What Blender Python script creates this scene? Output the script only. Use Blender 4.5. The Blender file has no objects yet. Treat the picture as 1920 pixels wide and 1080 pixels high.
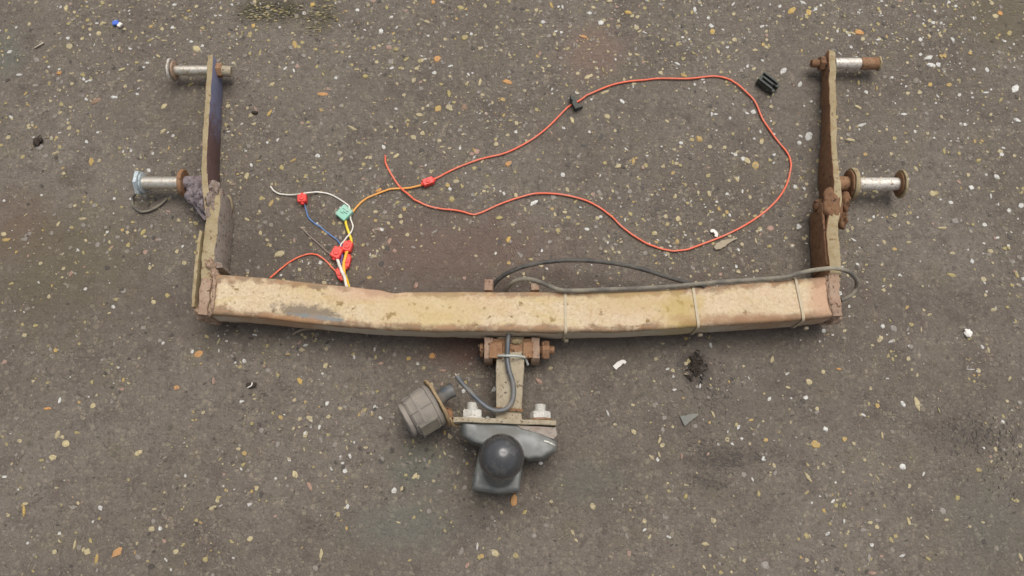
import bpy, bmesh, math, random
from mathutils import Vector, Matrix, noise
random.seed(11)
scn = bpy.context.scene
col = scn.collection
rad = math.radians

# ------------------------------------------------------------------ camera
FPX, TILT, H = 1500.0, rad(16.0), 1.25
cam = bpy.data.cameras.new('camera'); camo = bpy.data.objects.new('camera', cam); col.objects.link(camo)
camo.location = (0, 0, H); camo.rotation_euler = (TILT, 0, 0)
cam.sensor_width = 36; cam.lens = 36 * FPX / 1920; cam.clip_start = 0.02; cam.clip_end = 60
scn.camera = camo
scn.render.resolution_x = 1024; scn.render.resolution_y = 576

# ------------------------------------------------------------------ sky, soft sun, exposure
SUN_EL, SUN_AZ = rad(69), rad(28)          # azimuth from +Y towards +X
w = bpy.data.worlds.new('World'); scn.world = w; w.use_nodes = True
wn = w.node_tree.nodes; wl = w.node_tree.links; wn.clear()
sky = wn.new('ShaderNodeTexSky'); sky.sky_type = 'NISHITA'; sky.sun_disc = False
sky.sun_elevation = SUN_EL; sky.sun_rotation = SUN_AZ; sky.air_density = 1.0; sky.dust_density = 6.0; sky.ozone_density = 1.0
hs = wn.new('ShaderNodeHueSaturation'); hs.inputs['Saturation'].default_value = 0.30
bg = wn.new('ShaderNodeBackground'); bg.inputs['Strength'].default_value = 0.12
wo = wn.new('ShaderNodeOutputWorld')
wl.new(sky.outputs[0], hs.inputs['Color']); wl.new(hs.outputs[0], bg.inputs[0]); wl.new(bg.outputs[0], wo.inputs[0])
sl = bpy.data.lights.new('sun', 'SUN'); sl.energy = 1.4; sl.angle = rad(38); sl.color = (1, .955, .89)
so = bpy.data.objects.new('sun', sl); col.objects.link(so)
sd = Vector((math.sin(SUN_AZ) * math.cos(SUN_EL), math.cos(SUN_AZ) * math.cos(SUN_EL), math.sin(SUN_EL)))
so.rotation_euler = sd.to_track_quat('Z', 'Y').to_euler(); so.location = sd * 3
vs = scn.view_settings
vs.view_transform = 'Standard'; vs.look = 'None'; vs.gamma = 1; vs.use_curve_mapping = False; vs.exposure = 0.12

# ------------------------------------------------------------------ pixel -> point at a known height
CT, ST = math.cos(TILT), math.sin(TILT)
def P(px, py, z=0.0):
    u = (px - 960) / FPX; v = (540 - py) / FPX
    s = (H - z) / (CT - v * ST)
    return Vector((u * s, (v * CT + ST) * s, z))
def PL(seq, z=None):
    return [P(a[0], a[1], (a[2] if len(a) > 2 else z)) for a in seq]

# ------------------------------------------------------------------ materials
def nmat(name):
    m = bpy.data.materials.new(name); m.use_nodes = True
    nt = m.node_tree; b = nt.nodes['Principled BSDF']
    return m, nt, b
def nnoise(nt, vec, scale, detail=6, rough=.6, dist=0):
    n = nt.nodes.new('ShaderNodeTexNoise'); n.inputs['Scale'].default_value = scale
    n.inputs['Detail'].default_value = detail; n.inputs['Roughness'].default_value = rough
    n.inputs['Distortion'].default_value = dist
    nt.links.new(vec, n.inputs['Vector']); return n.outputs['Fac']
def nramp(nt, fac, stops):
    r = nt.nodes.new('ShaderNodeValToRGB'); e = r.color_ramp.elements
    while len(e) < len(stops): e.new(.5)
    for i, (p, c) in enumerate(stops):
        e[i].position = p; e[i].color = (c, c, c, 1) if isinstance(c, (int, float)) else (*c, 1)
    nt.links.new(fac, r.inputs[0]); return r.outputs[0]
def nmix(nt, fac, a, b, mode='MIX'):
    m = nt.nodes.new('ShaderNodeMix'); m.data_type = 'RGBA'; m.blend_type = mode
    for sock, val in ((m.inputs[0], fac), (m.inputs[6], a), (m.inputs[7], b)):
        if hasattr(val, 'is_output'): nt.links.new(val, sock)
        elif isinstance(val, (int, float)): sock.default_value = val
        else: sock.default_value = (*val, 1)
    return m.outputs[2]
def nmath(nt, op, a, b=0.0, clamp=False):
    m = nt.nodes.new('ShaderNodeMath'); m.operation = op; m.use_clamp = clamp
    for i, v in enumerate((a, b)):
        if hasattr(v, 'is_output'): nt.links.new(v, m.inputs[i])
        else: m.inputs[i].default_value = v
    return m.outputs[0]
def nbump(nt, b, h, strength, dist):
    n = nt.nodes.new('ShaderNodeBump'); n.inputs['Strength'].default_value = strength; n.inputs['Distance'].default_value = dist
    nt.links.new(h, n.inputs['Height']); nt.links.new(n.outputs[0], b.inputs['Normal'])
def wpos(nt): return nt.nodes.new('ShaderNodeNewGeometry').outputs['Position']
def ellipse_mask(nt, pos, c, rx, ry, ang, nfac, soft=.5, wob=.9):
    """1 inside a ragged ellipse on the ground plan, 0 outside: used for stains and patches of tone"""
    mp = nt.nodes.new('ShaderNodeMapping'); mp.vector_type = 'TEXTURE'
    mp.inputs['Location'].default_value = c; mp.inputs['Rotation'].default_value = (0, 0, ang)
    mp.inputs['Scale'].default_value = (rx, ry, 10)
    nt.links.new(pos, mp.inputs['Vector'])
    ln = nt.nodes.new('ShaderNodeVectorMath'); ln.operation = 'LENGTH'; nt.links.new(mp.outputs[0], ln.inputs[0])
    d = nmath(nt, 'ADD', ln.outputs['Value'], nmath(nt, 'MULTIPLY', nmath(nt, 'SUBTRACT', nfac, .5), wob * 2))
    return nmath(nt, 'DIVIDE', nmath(nt, 'SUBTRACT', 1 + soft / 2, d), soft, True)

def rust(name, cols, specks=None, scale=22, rough=.85, bump=.5, metal=0.0, extra=None, speck_amt=.62, grain=.0006):
    """mottled, flaking metal: three colours in patches plus pits"""
    m, nt, b = nmat(name); pos = wpos(nt)
    n1 = nnoise(nt, pos, scale, 8, .62, .4); n2 = nnoise(nt, pos, scale * 3.3, 8, .65); n3 = nnoise(nt, pos, scale * 14, 5, .7)
    c = nmix(nt, nramp(nt, n1, [(.38, 0), (.62, 1)]), cols[0], cols[1])
    c = nmix(nt, nramp(nt, n2, [(.5, 0), (.66, 1)]), c, cols[2])
    c = nmix(nt, nramp(nt, n3, [(.3, .75 if metal < .3 else .2), (.7, 0)]), c, tuple(x * .72 for x in cols[0]))
    h = nmath(nt, 'ADD', nmath(nt, 'MULTIPLY', n2, .6), nmath(nt, 'MULTIPLY', n3, .4))
    if specks:
        v = nnoise(nt, pos, scale * 5.2, 3, .5)
        sm = nramp(nt, v, [(speck_amt, 0), (speck_amt + .06, 1)])
        c = nmix(nt, sm, c, specks)
        h = nmath(nt, 'SUBTRACT', h, nmath(nt, 'MULTIPLY', sm, .5))
    if extra: c = extra(nt, pos, c, n2)
    nt.links.new(c, b.inputs['Base Color']); b.inputs['Roughness'].default_value = rough; b.inputs['Metallic'].default_value = metal
    b.inputs['Specular IOR Level'].default_value = .3
    nbump(nt, b, h, bump, grain * 3)
    return m
def plain(name, c, rough=.5, var=.25, scale=120, spec=.4, dust=None, dust_amt=.55, metal=0):
    m, nt, b = nmat(name); pos = wpos(nt)
    n = nnoise(nt, pos, scale, 5, .6)
    cc = nmix(nt, n, tuple(x * (1 - var) for x in c), tuple(min(1, x * (1 + var)) for x in c))
    if dust:
        d = nramp(nt, nnoise(nt, pos, scale * .45, 6, .65), [(dust_amt - .12, 0), (dust_amt + .14, 1)])
        cc = nmix(nt, d, cc, dust)
        nt.links.new(nmix(nt, d, (rough,) * 3, (.9,) * 3), b.inputs['Roughness'])
    else: b.inputs['Roughness'].default_value = rough
    b.inputs['Specular IOR Level'].default_value = spec; b.inputs['Metallic'].default_value = metal
    nt.links.new(cc, b.inputs['Base Color'])
    nbump(nt, b, n, .15, .0006)
    return m

def nattr(nt, name):
    a = nt.nodes.new('ShaderNodeAttribute'); a.attribute_name = name; return a.outputs['Fac']
def beam_extra(nt, pos, c, n2):
    st = nt.nodes.new('ShaderNodeMapping'); st.inputs['Scale'].default_value = (1, 3.2, 3.2); nt.links.new(pos, st.inputs['Vector'])
    b1 = nnoise(nt, st.outputs[0], 7, 8, .66, .6); b2 = nnoise(nt, pos, 38, 8, .7, .3); b3 = nnoise(nt, st.outputs[0], 46, 8, .7)
    c = nmix(nt, nramp(nt, b1, [(.48, 0), (.62, .6)]), c, (.57, .415, .295))
    c = nmix(nt, nramp(nt, b1, [(.36, .65), (.47, 0)]), c, (.52, .39, .18))
    c = nmix(nt, nramp(nt, b2, [(.57, 0), (.68, .6)]), c, (.40, .255, .13))
    c = nmix(nt, nramp(nt, b3, [(.62, 0), (.70, .75)]), c, (.30, .20, .10))
    c = nmix(nt, nramp(nt, b3, [(.28, .5), (.38, 0)]), c, (.66, .56, .40))
    b4 = nnoise(nt, pos, 260, 6, .8); b5 = nnoise(nt, pos, 120, 8, .75)
    c = nmix(nt, nramp(nt, b4, [(.36, .55), (.5, 0)]), c, (.33, .235, .13))
    c = nmix(nt, nramp(nt, b5, [(.60, 0), (.66, .8)]), c, (.26, .175, .09))
    c = nmix(nt, nramp(nt, b5, [(.30, .6), (.40, 0)]), c, (.68, .60, .46))
    fr = nattr(nt, 'front'); c = nmix(nt, nmath(nt, 'MULTIPLY', fr, nramp(nt, b2, [(.35, .85), (.6, .45)])), c, (.50, .45, .37))  # grey dust on the front face, colour lightened to offset its shade
    ed = nmath(nt, 'ADD', nmath(nt, 'MULTIPLY', nattr(nt, 'edge'), .62), nmath(nt, 'SUBTRACT', nmath(nt, 'MULTIPLY', b2, 1.7), .85))
    c = nmix(nt, nramp(nt, ed, [(.34, 0), (.62, .85)]), c, nmix(nt, nramp(nt, b3, [(.4, 0), (.6, 1)]), (.30, .165, .085), (.20, .14, .09)))
    nn = nnoise(nt, pos, 60, 6, .6)
    nn2 = nnoise(nt, pos, 90, 8, .75)
    m1 = ellipse_mask(nt, pos, P(577, 587, .07), .050, .011, rad(-7), nn2, .5, 1.5)      # scraped dark patch
    c = nmix(nt, nmath(nt, 'MULTIPLY', m1, .72), c, (.12, .10, .08))
    m2 = ellipse_mask(nt, pos, P(598, 596, .07), .044, .0036, rad(-7), nn2, .25, .9)
    c = nmix(nt, nmath(nt, 'MULTIPLY', m2, .8), c, (.20, .22, .22))
    for px, py, rx, ry, cc, k in ((820, 575, .10, .02, (.50, .37, .16), .4), (1190, 565, .08, .018, (.46, .335, .14), .45),
                                  (1275, 590, .03, .03, (.42, .30, .09), .55), (700, 550, .05, .016, (.52, .33, .22), .6), (1540, 560, .02, .035, (.47, .28, .18), .7),
                                  (1400, 600, .09, .008, (.30, .17, .09), .7), (500, 602, .08, .008, (.40, .21, .10), .65)):
        m = ellipse_mask(nt, pos, P(px, py, .07), rx, ry, rad(0), nn, .9, .9)
        c = nmix(nt, nmath(nt, 'MULTIPLY', m, k), c, cc)
    return c
M = {}
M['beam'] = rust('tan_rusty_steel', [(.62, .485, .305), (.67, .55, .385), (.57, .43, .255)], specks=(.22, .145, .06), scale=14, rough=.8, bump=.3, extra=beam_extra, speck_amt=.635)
M['edge'] = rust('dusty_plate_edge', [(.34, .27, .155), (.42, .34, .21), (.29, .20, .10)], specks=(.2, .13, .07), scale=26, bump=.5)
M['brown'] = rust('brown_rust', [(.21, .11, .058), (.27, .155, .08), (.15, .07, .042)], specks=(.07, .04, .03), scale=24, bump=.6)
M['pinkrust'] = rust('pale_pink_rust', [(.37, .245, .17), (.43, .32, .23), (.26, .15, .10)], specks=(.11, .06, .04), scale=40, bump=.9)
M['orange_rust'] = rust('orange_rust', [(.29, .155, .08), (.36, .22, .13), (.20, .10, .055)], specks=(.09, .05, .03), scale=40, bump=.8)
M['greyplate'] = rust('grey_scaled_plate', [(.33, .28, .24), (.40, .345, .29), (.25, .17, .125)], specks=(.1, .07, .05), scale=36, bump=.9)
M['purple'] = rust('dull_purple_rust', [(.23, .19, .20), (.30, .26, .27), (.17, .115, .11)], specks=(.05, .04, .04), scale=45, bump=1.0)
def arm_blue(nt, pos, c, n2):
    sep = nt.nodes.new('ShaderNodeSeparateXYZ'); nt.links.new(pos, sep.inputs[0])
    y0 = P(415, 262, .03).y
    t = nmath(nt, 'ADD', nmath(nt, 'MULTIPLY', nmath(nt, 'SUBTRACT', sep.outputs['Y'], y0), 14), nmath(nt, 'MULTIPLY', nmath(nt, 'SUBTRACT', n2, .5), 3.0), True)
    bl = nmix(nt, n2, (.15, .155, .24), (.20, .205, .30))
    return nmix(nt, t, c, bl)
M['armblue'] = rust('blue_paint_over_rust', [(.13, .075, .07), (.175, .105, .10), (.09, .05, .05)], scale=30, bump=.5, extra=arm_blue, rough=.6)
M['armcrust'] = rust('grey_pink_crust', [(.27, .21, .175), (.33, .27, .23), (.24, .135, .075)], specks=(.10, .06, .04), scale=70, bump=1.0)
M['steel'] = rust('worn_zinc_steel', [(.62, .57, .48), (.70, .66, .58), (.42, .31, .20)], specks=(.30, .18, .09), scale=60, rough=.38, bump=.2, metal=.75, speck_amt=.68)
M['steel_dull'] = rust('dull_zinc_steel', [(.60, .55, .49), (.70, .66, .60), (.36, .27, .18)], specks=(.2, .12, .07), scale=60, rough=.5, bump=.4, metal=.35, speck_amt=.64)
M['zinc_blue'] = rust('blue_white_zinc', [(.50, .58, .62), (.62, .68, .70), (.36, .36, .33)], specks=(.2, .16, .12), scale=70, rough=.45, bump=.4, metal=.4, speck_amt=.64)
M['zinc_white'] = rust('white_corroded_zinc', [(.66, .64, .58), (.74, .73, .68), (.52, .45, .34)], specks=(.34, .19, .09), scale=70, rough=.6, bump=.6, metal=.1, speck_amt=.63)
M['neck'] = rust('dusty_neck_steel', [(.37, .31, .215), (.43, .37, .27), (.26, .19, .12)], specks=(.14, .10, .07), scale=40, rough=.75, bump=.5)
M['forging'] = plain('dark_grey_worn_paint', (.095, .10, .094), .24, .25, 60, .6, dust=(.175, .17, .145), dust_amt=.56)
M['rubber'] = plain('black_rubber', (.045, .046, .048), .17, .12, 90, .8, dust=(.11, .10, .088), dust_amt=.64)
M['socket'] = plain('dusty_grey_plastic', (.215, .19, .165), .7, .25, 40, .3, dust=(.31, .27, .22), dust_amt=.52)
M['socket_dark'] = plain('dusty_dark_plastic', (.135, .125, .105), .7, .2, 70, .3, dust=(.22, .19, .14), dust_amt=.54)
M['rim'] = rust('rusty_rim', [(.34, .24, .13), (.42, .33, .2), (.28, .13, .05)], scale=60, bump=.6)
M['cable_dark'] = plain('dark_grey_cable', (.05, .047, .044), .5, .2, 90, .4, dust=(.14, .125, .105), dust_amt=.55)
M['cable_dusty'] = plain('dusty_tan_cable', (.13, .118, .10), .7, .25, 60, .3, dust=(.30, .265, .20), dust_amt=.54)
M['cable_blue'] = plain('grey_blue_cable', (.075, .085, .095), .32, .2, 90, .55, dust=(.20, .18, .155), dust_amt=.56)
M['tie'] = plain('dusty_cable_tie', (.46, .38, .26), .6, .2, 90, .4)
M['tie_pale'] = plain('pale_cable_tie', (.42, .44, .40), .5, .2, 90, .4)
M['wire_red'] = plain('red_wire_insulation', (.80, .15, .075), .40, .15, 60, .45, dust=(.66, .26, .19), dust_amt=.58)
M['wire_orange'] = plain('orange_wire_insulation', (.78, .36, .08), .42, .12, 60, .45, dust=(.66, .38, .16), dust_amt=.6)
M['wire_white'] = plain('white_wire_insulation', (.74, .71, .64), .45, .1, 60, .4, dust=(.50, .46, .38), dust_amt=.6)
M['wire_blue'] = plain('blue_wire_insulation', (.10, .20, .42), .45, .15, 60, .4, dust=(.19, .21, .26), dust_amt=.6)
M['wire_violet'] = plain('violet_wire_insulation', (.15, .09, .28), .45, .15, 60, .4)
M['wire_yellow'] = plain('yellow_wire_insulation', (.80, .60, .03), .42, .12, 60, .45)
M['wire_amber'] = plain('amber_wire_insulation', (.82, .42, .03), .42, .12, 60, .45)
M['wire_grey'] = plain('grey_brown_wire_insulation', (.24, .19, .165), .5, .15, 60, .4)
M['splice_red'] = plain('red_splice_plastic', (.78, .06, .045), .35, .2, 130, .5, dust=(.62, .14, .10), dust_amt=.64)
M['splice_green'] = plain('pale_green_plastic', (.24, .52, .39), .4, .12, 130, .5, dust=(.42, .56, .46), dust_amt=.58)
M['mark'] = plain('dark_green_mark', (.06, .14, .10), .5, .1)
M['black_plastic'] = plain('black_plastic', (.03, .036, .032), .5, .2, 150, .4, dust=(.11, .115, .095), dust_amt=.56)
M['white_scrap'] = plain('white_plastic_scrap', (.78, .74, .68), .5, .1, 90)
M['blue_scrap'] = plain('blue_plastic_scrap', (.07, .15, .55), .4, .1, 90)
M['slate'] = plain('grey_green_chip', (.17, .185, .165), .7, .3, 160, dust=(.22, .20, .17), dust_amt=.52)
M['wood'] = plain('pale_wood', (.34, .28, .20), .8, .25, 200)
M['bark'] = plain('dark_bark', (.045, .033, .025), .9, .3, 200)
M['copper'] = plain('bare_wire_strand', (.55, .47, .36), .4, .2, 200, .5, metal=.6)

# ------------------------------------------------------------------ mesh helpers
class MB:
    def __init__(s): s.v = []; s.f = []; s.mi = []
    def add(s, vs, fs, mi=0):
        o = len(s.v); s.v += [Vector(p) for p in vs]
        for i, f in enumerate(fs):
            s.f.append([o + k for k in f]); s.mi.append(mi[i] if isinstance(mi, (list, tuple)) else mi)
    def rings(s, rings, mi=0, caps=True, side_mi=None, closed=False):
        n = len(rings[0]); o = len(s.v)
        for r in rings: s.v += [Vector(p) for p in r]
        R = len(rings)
        for i in range(R if closed else R - 1):
            for k in range(n):
                a, b = o + i * n + k, o + i * n + (k + 1) % n
                j = (i + 1) % R
                c, d = o + j * n + (k + 1) % n, o + j * n + k
                s.f.append([a, b, c, d]); s.mi.append(side_mi[k] if side_mi else mi)
        if caps and not closed:
            s.f.append([o + k for k in range(n)][::-1]); s.mi.append(mi)
            s.f.append([o + (R - 1) * n + k for k in range(n)]); s.mi.append(mi)
    def rough(s, amp, scale, seed=0.0):
        for p in s.v:
            q = p * scale + Vector((seed, seed * 1.7, seed * .3))
            p += Vector((noise.noise(q), noise.noise(q + Vector((9, 3, 1))), noise.noise(q + Vector((2, 8, 5))))) * amp
    def build(s, name, mats, parent=None, sharp=35, smooth=True):
        if not isinstance(mats, (list, tuple)): mats = [mats]
        me = bpy.data.meshes.new(name)
        lo = Vector([min(p[i] for p in s.v) for i in range(3)]); hi = Vector([max(p[i] for p in s.v) for i in range(3)])
        base = Vector(((lo.x + hi.x) / 2, (lo.y + hi.y) / 2, lo.z))
        me.from_pydata([p - base for p in s.v], [], s.f)
        for m in mats: me.materials.append(m)
        bm = bmesh.new(); bm.from_mesh(me)
        for i, f in enumerate(bm.faces): f.material_index = s.mi[i] if i < len(s.mi) else 0
        bmesh.ops.recalc_face_normals(bm, faces=bm.faces); bm.to_mesh(me); bm.free()
        if smooth:
            for p in me.polygons: p.use_smooth = True
            me.set_sharp_from_angle(angle=rad(sharp))
        o = bpy.data.objects.new(name, me); col.objects.link(o); o.location = base
        if parent: attach(o, parent)
        return o
def attach(o, parent):
    o.parent = parent
    p = parent; off = Vector((0, 0, 0))
    while p: off += p.location; p = p.parent
    o.location = o.location - off
def thing(name, loc, label, cat, group=None):
    o = bpy.data.objects.new(name, None); o.empty_display_size = .03; col.objects.link(o); o.location = loc
    tag(o, label, cat, group); return o
def tag(o, label, cat, group=None):
    o['label'] = label; o['category'] = cat
    if group: o['group'] = group
    return o
def crom(pts, n=8):
    out = []
    q = [pts[0] * 2 - pts[1]] + list(pts) + [pts[-1] * 2 - pts[-2]]
    for i in range(1, len(q) - 2):
        a, b, c, d = q[i - 1:i + 3]
        for k in range(n):
            t = k / n
            out.append(.5 * ((2 * b) + (c - a) * t + (2 * a - 5 * b + 4 * c - d) * t * t + (3 * b - a - 3 * c + d) * t ** 3))
    out.append(pts[-1].copy()); return out
def frame(t, up=Vector((0, 0, 1))):
    t = t.normalized()
    if abs(t.dot(up)) > .95: up = Vector((0, 1, 0))
    s = t.cross(up).normalized(); return s, s.cross(t).normalized()
def tube(mb, pts, r, seg=10, n=8, smooth=True, mi=0):
    c = crom(pts, n) if smooth else pts
    rings = []
    for i, p in enumerate(c):
        t = c[min(i + 1, len(c) - 1)] - c[max(i - 1, 0)]
        s, u = frame(t)
        rr = r(i / (len(c) - 1)) if callable(r) else r
        rings.append([p + (s * math.cos(a) + u * math.sin(a)) * rr for a in [2 * math.pi * k / seg for k in range(seg)]])
    mb.rings(rings, mi); return c
def lathe(mb, a, b, prof, seg=28, mi=0, hexa=False, phase=0, mis=None):
    """solid of revolution from a to b; prof = [(t along, radius)]"""
    d = b - a; s, u = frame(d); rings = []
    for t, r in prof:
        rings.append([a + d * t + (s * math.cos(x) + u * math.sin(x)) * r for x in [2 * math.pi * k / seg + phase for k in range(seg)]])
    o = len(mb.f); mb.rings(rings, mi)
    if mis:
        for i in range(len(prof) - 1):
            for k in range(seg): mb.mi[o + i * seg + k] = mis[i]
def disc(mb, c, axis, r, th, seg=32, bev=.0008, hole=False, mi=0, phase=0):
    ax = axis.normalized() * th / 2; b = bev / th
    lathe(mb, c - ax, c + ax, [(0, r - bev), (b, r), (1 - b, r), (1, r - bev)], seg, mi, phase=phase)
def rect_ring(c, s, hw, z0, z1, bev, k=2):
    """rounded rectangle in the plane (s, Z): half width hw from z0 to z1"""
    out = []
    for sx, zc, a0 in ((1, z0 + bev, -90), (1, z1 - bev, 0), (-1, z1 - bev, 90), (-1, z0 + bev, 180)):
        for j in range(k + 1):
            a = rad(a0 + 90 * j / k)
            out.append(Vector((c.x, c.y, 0)) + s * (sx * (hw - bev) + math.cos(a) * bev) + Vector((0, 0, zc + math.sin(a) * bev)))
    return out
def plate(mb, stations, bev=.0012, n=6, mi=0, side=None):
    """vertical plate along a path; station = (px, py, z0, z1, thickness): pixel is the middle of its TOP edge"""
    pts = [P(a, b, z1) for a, b, z0, z1, t in stations]
    flat = [Vector((p.x, p.y, 0)) for p in pts]
    ext = [Vector((z0, z1, t)) for a, b, z0, z1, t in stations]
    c = crom(flat, n); e = crom(ext, n); rings = []
    for i, p in enumerate(c):
        t = c[min(i + 1, len(c) - 1)] - c[max(i - 1, 0)]
        s = Vector((t.y, -t.x, 0)).normalized()
        if s.x < 0: s = -s
        rings.append(rect_ring(p, s, e[i].z / 2, e[i].x, max(e[i].y, e[i].x + 3 * bev), bev))
    sm = None
    if side is not None:
        sm = [mi] * 12
        for k in side[0]: sm[k] = side[1]
    mb.rings(rings, mi, True, sm)
RIGHT_FACES, LEFT_FACES = (0, 1, 2, 3), (6, 7, 8, 9)
def prism(mb, poly, z0, z1, bev=.001, mi=0):
    c = sum(poly, Vector()) / len(poly)
    def ring(k, z): return [Vector((c.x + (p.x - c.x) * k, c.y + (p.y - c.y) * k, z)) for p in poly]
    r = max((p - c).length for p in poly); k = 1 - bev / r
    mb.rings([ring(k, z0), ring(1, z0 + bev), ring(1, z1 - bev), ring(k, z1)], mi)
def obox(mb, c, ax, hx, hy, hz, bev=.0008, mi=0):
    """bevelled box, local x along ax (in plan), centre c"""
    ax = Vector((ax[0], ax[1], 0)).normalized(); ay = Vector((-ax.y, ax.x, 0))
    prism_poly = []
    for sx, sy in ((1, 1), (-1, 1), (-1, -1), (1, -1)):
        prism_poly += [c + ax * sx * (hx - (bev if k else 0) * 1) + ay * sy * (hy - (0 if k else bev)) for k in ((0, 1) if sx * sy > 0 else (1, 0))]
    prism(mb, prism_poly, c.z - hz, c.z + hz, bev, mi)
def lump(mb, c, rx, ry, rz, amp=.25, scale=120, seg=22, rings=14, mi=0, seed=0):
    """jagged crust of weld metal and rust"""
    rs = []
    for i in range(1, rings):
        th = math.pi * i / rings; ring = []
        for k in range(seg):
            a = 2 * math.pi * k / seg
            d = Vector((math.sin(th) * math.cos(a), math.sin(th) * math.sin(a), math.cos(th)))
            e = Vector((d.x * rx, d.y * ry, d.z * rz)); o_ = Vector((seed, seed, 0))
            f = 1 + amp * noise.noise(e * scale + o_) + .45 * amp * noise.noise(e * scale * 2.6 + o_) + .3 * amp * noise.noise(e * scale * 6 + o_)
            ring.append(c + e * f)
        rs.append(ring)
    mb.rings(rs, mi)
def remesh(obj, voxel, smooth_it=6):
    m = obj.modifiers.new('r', 'REMESH'); m.mode = 'VOXEL'; m.voxel_size = voxel; m.use_smooth_shade = True
    s = obj.modifiers.new('s', 'SMOOTH'); s.factor = .6; s.iterations = smooth_it
    dg = bpy.context.evaluated_depsgraph_get(); me = bpy.data.meshes.new_from_object(obj.evaluated_get(dg))
    obj.modifiers.clear(); obj.data = me
    for p in me.polygons: p.use_smooth = True

# ------------------------------------------------------------------ ground
def nvoro(nt, vec, scale, feat='F1', rnd_=1.0):
    n = nt.nodes.new('ShaderNodeTexVoronoi'); n.feature = feat; n.inputs['Scale'].default_value = scale; n.inputs['Randomness'].default_value = rnd_
    nt.links.new(vec, n.inputs['Vector']); return n
def ground_material():
    m, nt, b = nmat('old_asphalt'); pos0 = wpos(nt)
    wn_ = nt.nodes.new('ShaderNodeTexNoise'); wn_.inputs['Scale'].default_value = 70; wn_.inputs['Detail'].default_value = 4; nt.links.new(pos0, wn_.inputs['Vector'])
    wv = nt.nodes.new('ShaderNodeVectorMath'); wv.operation = 'MULTIPLY_ADD'; nt.links.new(wn_.outputs['Color'], wv.inputs[0]); wv.inputs[1].default_value = (.008,) * 3; nt.links.new(pos0, wv.inputs[2])
    pos = wv.outputs[0]
    n0 = nnoise(nt, pos0, 3.2, 6, .62); n1 = nnoise(nt, pos0, 17, 8, .68); n2 = nnoise(nt, pos0, 80, 8, .72); n3 = nnoise(nt, pos0, 420, 5, .75)
    c = nmix(nt, nramp(nt, n0, [(.36, 0), (.64, 1)]), (.126, .102, .081), (.172, .145, .120))
    c = nmix(nt, nramp(nt, n1, [(.5, 0), (.7, .7)]), c, (.150, .128, .088))
    c = nmix(nt, nramp(nt, n1, [(.34, .7), (.48, 0)]), c, (.092, .073, .058))
    # stones of the mix, each with its own tone, tar in the joints between them
    va = nvoro(nt, pos, 150); ve = nvoro(nt, pos, 150, 'DISTANCE_TO_EDGE'); vb = nvoro(nt, pos, 330)
    sa = nt.nodes.new('ShaderNodeSeparateColor'); nt.links.new(va.outputs['Color'], sa.inputs[0])
    sb = nt.nodes.new('ShaderNodeSeparateColor'); nt.links.new(vb.outputs['Color'], sb.inputs[0])
    inside = nramp(nt, ve.outputs['Distance'], [(.06, 0), (.16, 1)])
    show = nramp(nt, nnoise(nt, pos0, 26, 5, .7), [(.42, .25), (.62, 1)])          # how far the tar film has worn off
    c = nmix(nt, nmath(nt, 'MULTIPLY', nramp(nt, sa.outputs[0], [(.0, .55), (.35, 0), (.62, 0), (1, .0)]), inside), c, (.07, .058, .048))
    k = nmath(nt, 'MULTIPLY', nmath(nt, 'MULTIPLY', nramp(nt, sa.outputs[1], [(.66, 0), (.74, .55), (1, .8)]), inside), show)
    c = nmix(nt, k, c, nmix(nt, sa.outputs[2], (.20, .175, .14), (.31, .265, .18)))
    k2 = nmath(nt, 'MULTIPLY', nramp(nt, sb.outputs[1], [(.80, 0), (.88, .8)]), nramp(nt, vb.outputs['Distance'], [(.0, 1), (.5, 0)]))
    c = nmix(nt, k2, c, (.30, .265, .20))
    c = nmix(nt, nramp(nt, n2, [(.32, .7), (.48, 0)]), c, (.076, .062, .050))
    c = nmix(nt, nramp(nt, n3, [(.54, 0), (.68, .5)]), c, (.24, .21, .165))
    c = nmix(nt, nramp(nt, n3, [(.32, .6), (.46, 0)]), c, (.066, .054, .044))
    nn = nnoise(nt, pos0, 24, 8, .7)
    for px, py, rx, ry, cc, k in ((880, 650, .06, .03, (.105, .052, .038), .75), (850, 470, .18, .06, (.135, .085, .066), .6), (1110, 95, .05, .05, (.20, .13, .10), .6),
                                  (40, 430, .05, .05, (.14, .085, .062), .6), (505, 20, .05, .022, (.055, .048, .024), .95), (600, 30, .03, .028, (.075, .064, .036), .75), (1362, 860, .045, .012, (.06, .05, .042), .4), (1330, 900, .025, .012, (.065, .055, .045), .3), (1305, 692, .02, .028, (.055, .045, .038), .8),
                                  (790, 880, .05, .03, (.115, .125, .10), .5), (760, 985, .07, .035, (.125, .135, .112), .45), (1860, 980, .06, .06, (.12, .13, .11), .3), (1100, 900, .05, .03, (.12, .125, .10), .4), (10, 100, .03, .04, (.11, .12, .10), .5),
                                  (960, 575, .60, .05, (.095, .07, .056), .6), (1815, 818, .055, .022, (.07, .058, .048), .4), (120, 490, .12, .10, (.118, .098, .062), .65), (1420, 760, .12, .06, (.115, .097, .08), .4),  # starts with a long darker band along the beam
                                  (1880, 40, .07, .06, (.12, .10, .062), .6), (500, 470, .06, .06, (.088, .070, .058), .55)):  # ends with a darker patch in the corner of arm and beam
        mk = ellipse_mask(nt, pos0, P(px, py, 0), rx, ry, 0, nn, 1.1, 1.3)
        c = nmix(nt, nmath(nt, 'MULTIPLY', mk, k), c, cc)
    nt.links.new(c, b.inputs['Base Color']); b.inputs['Roughness'].default_value = .8; b.inputs['Specular IOR Level'].default_value = .35
    h = nmath(nt, 'ADD', nmath(nt, 'MULTIPLY', n2, .5), nmath(nt, 'MULTIPLY', n3, .25))
    h = nmath(nt, 'ADD', h, nmath(nt, 'MULTIPLY', nmath(nt, 'MULTIPLY', inside, sa.outputs[0]), .30))
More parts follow.
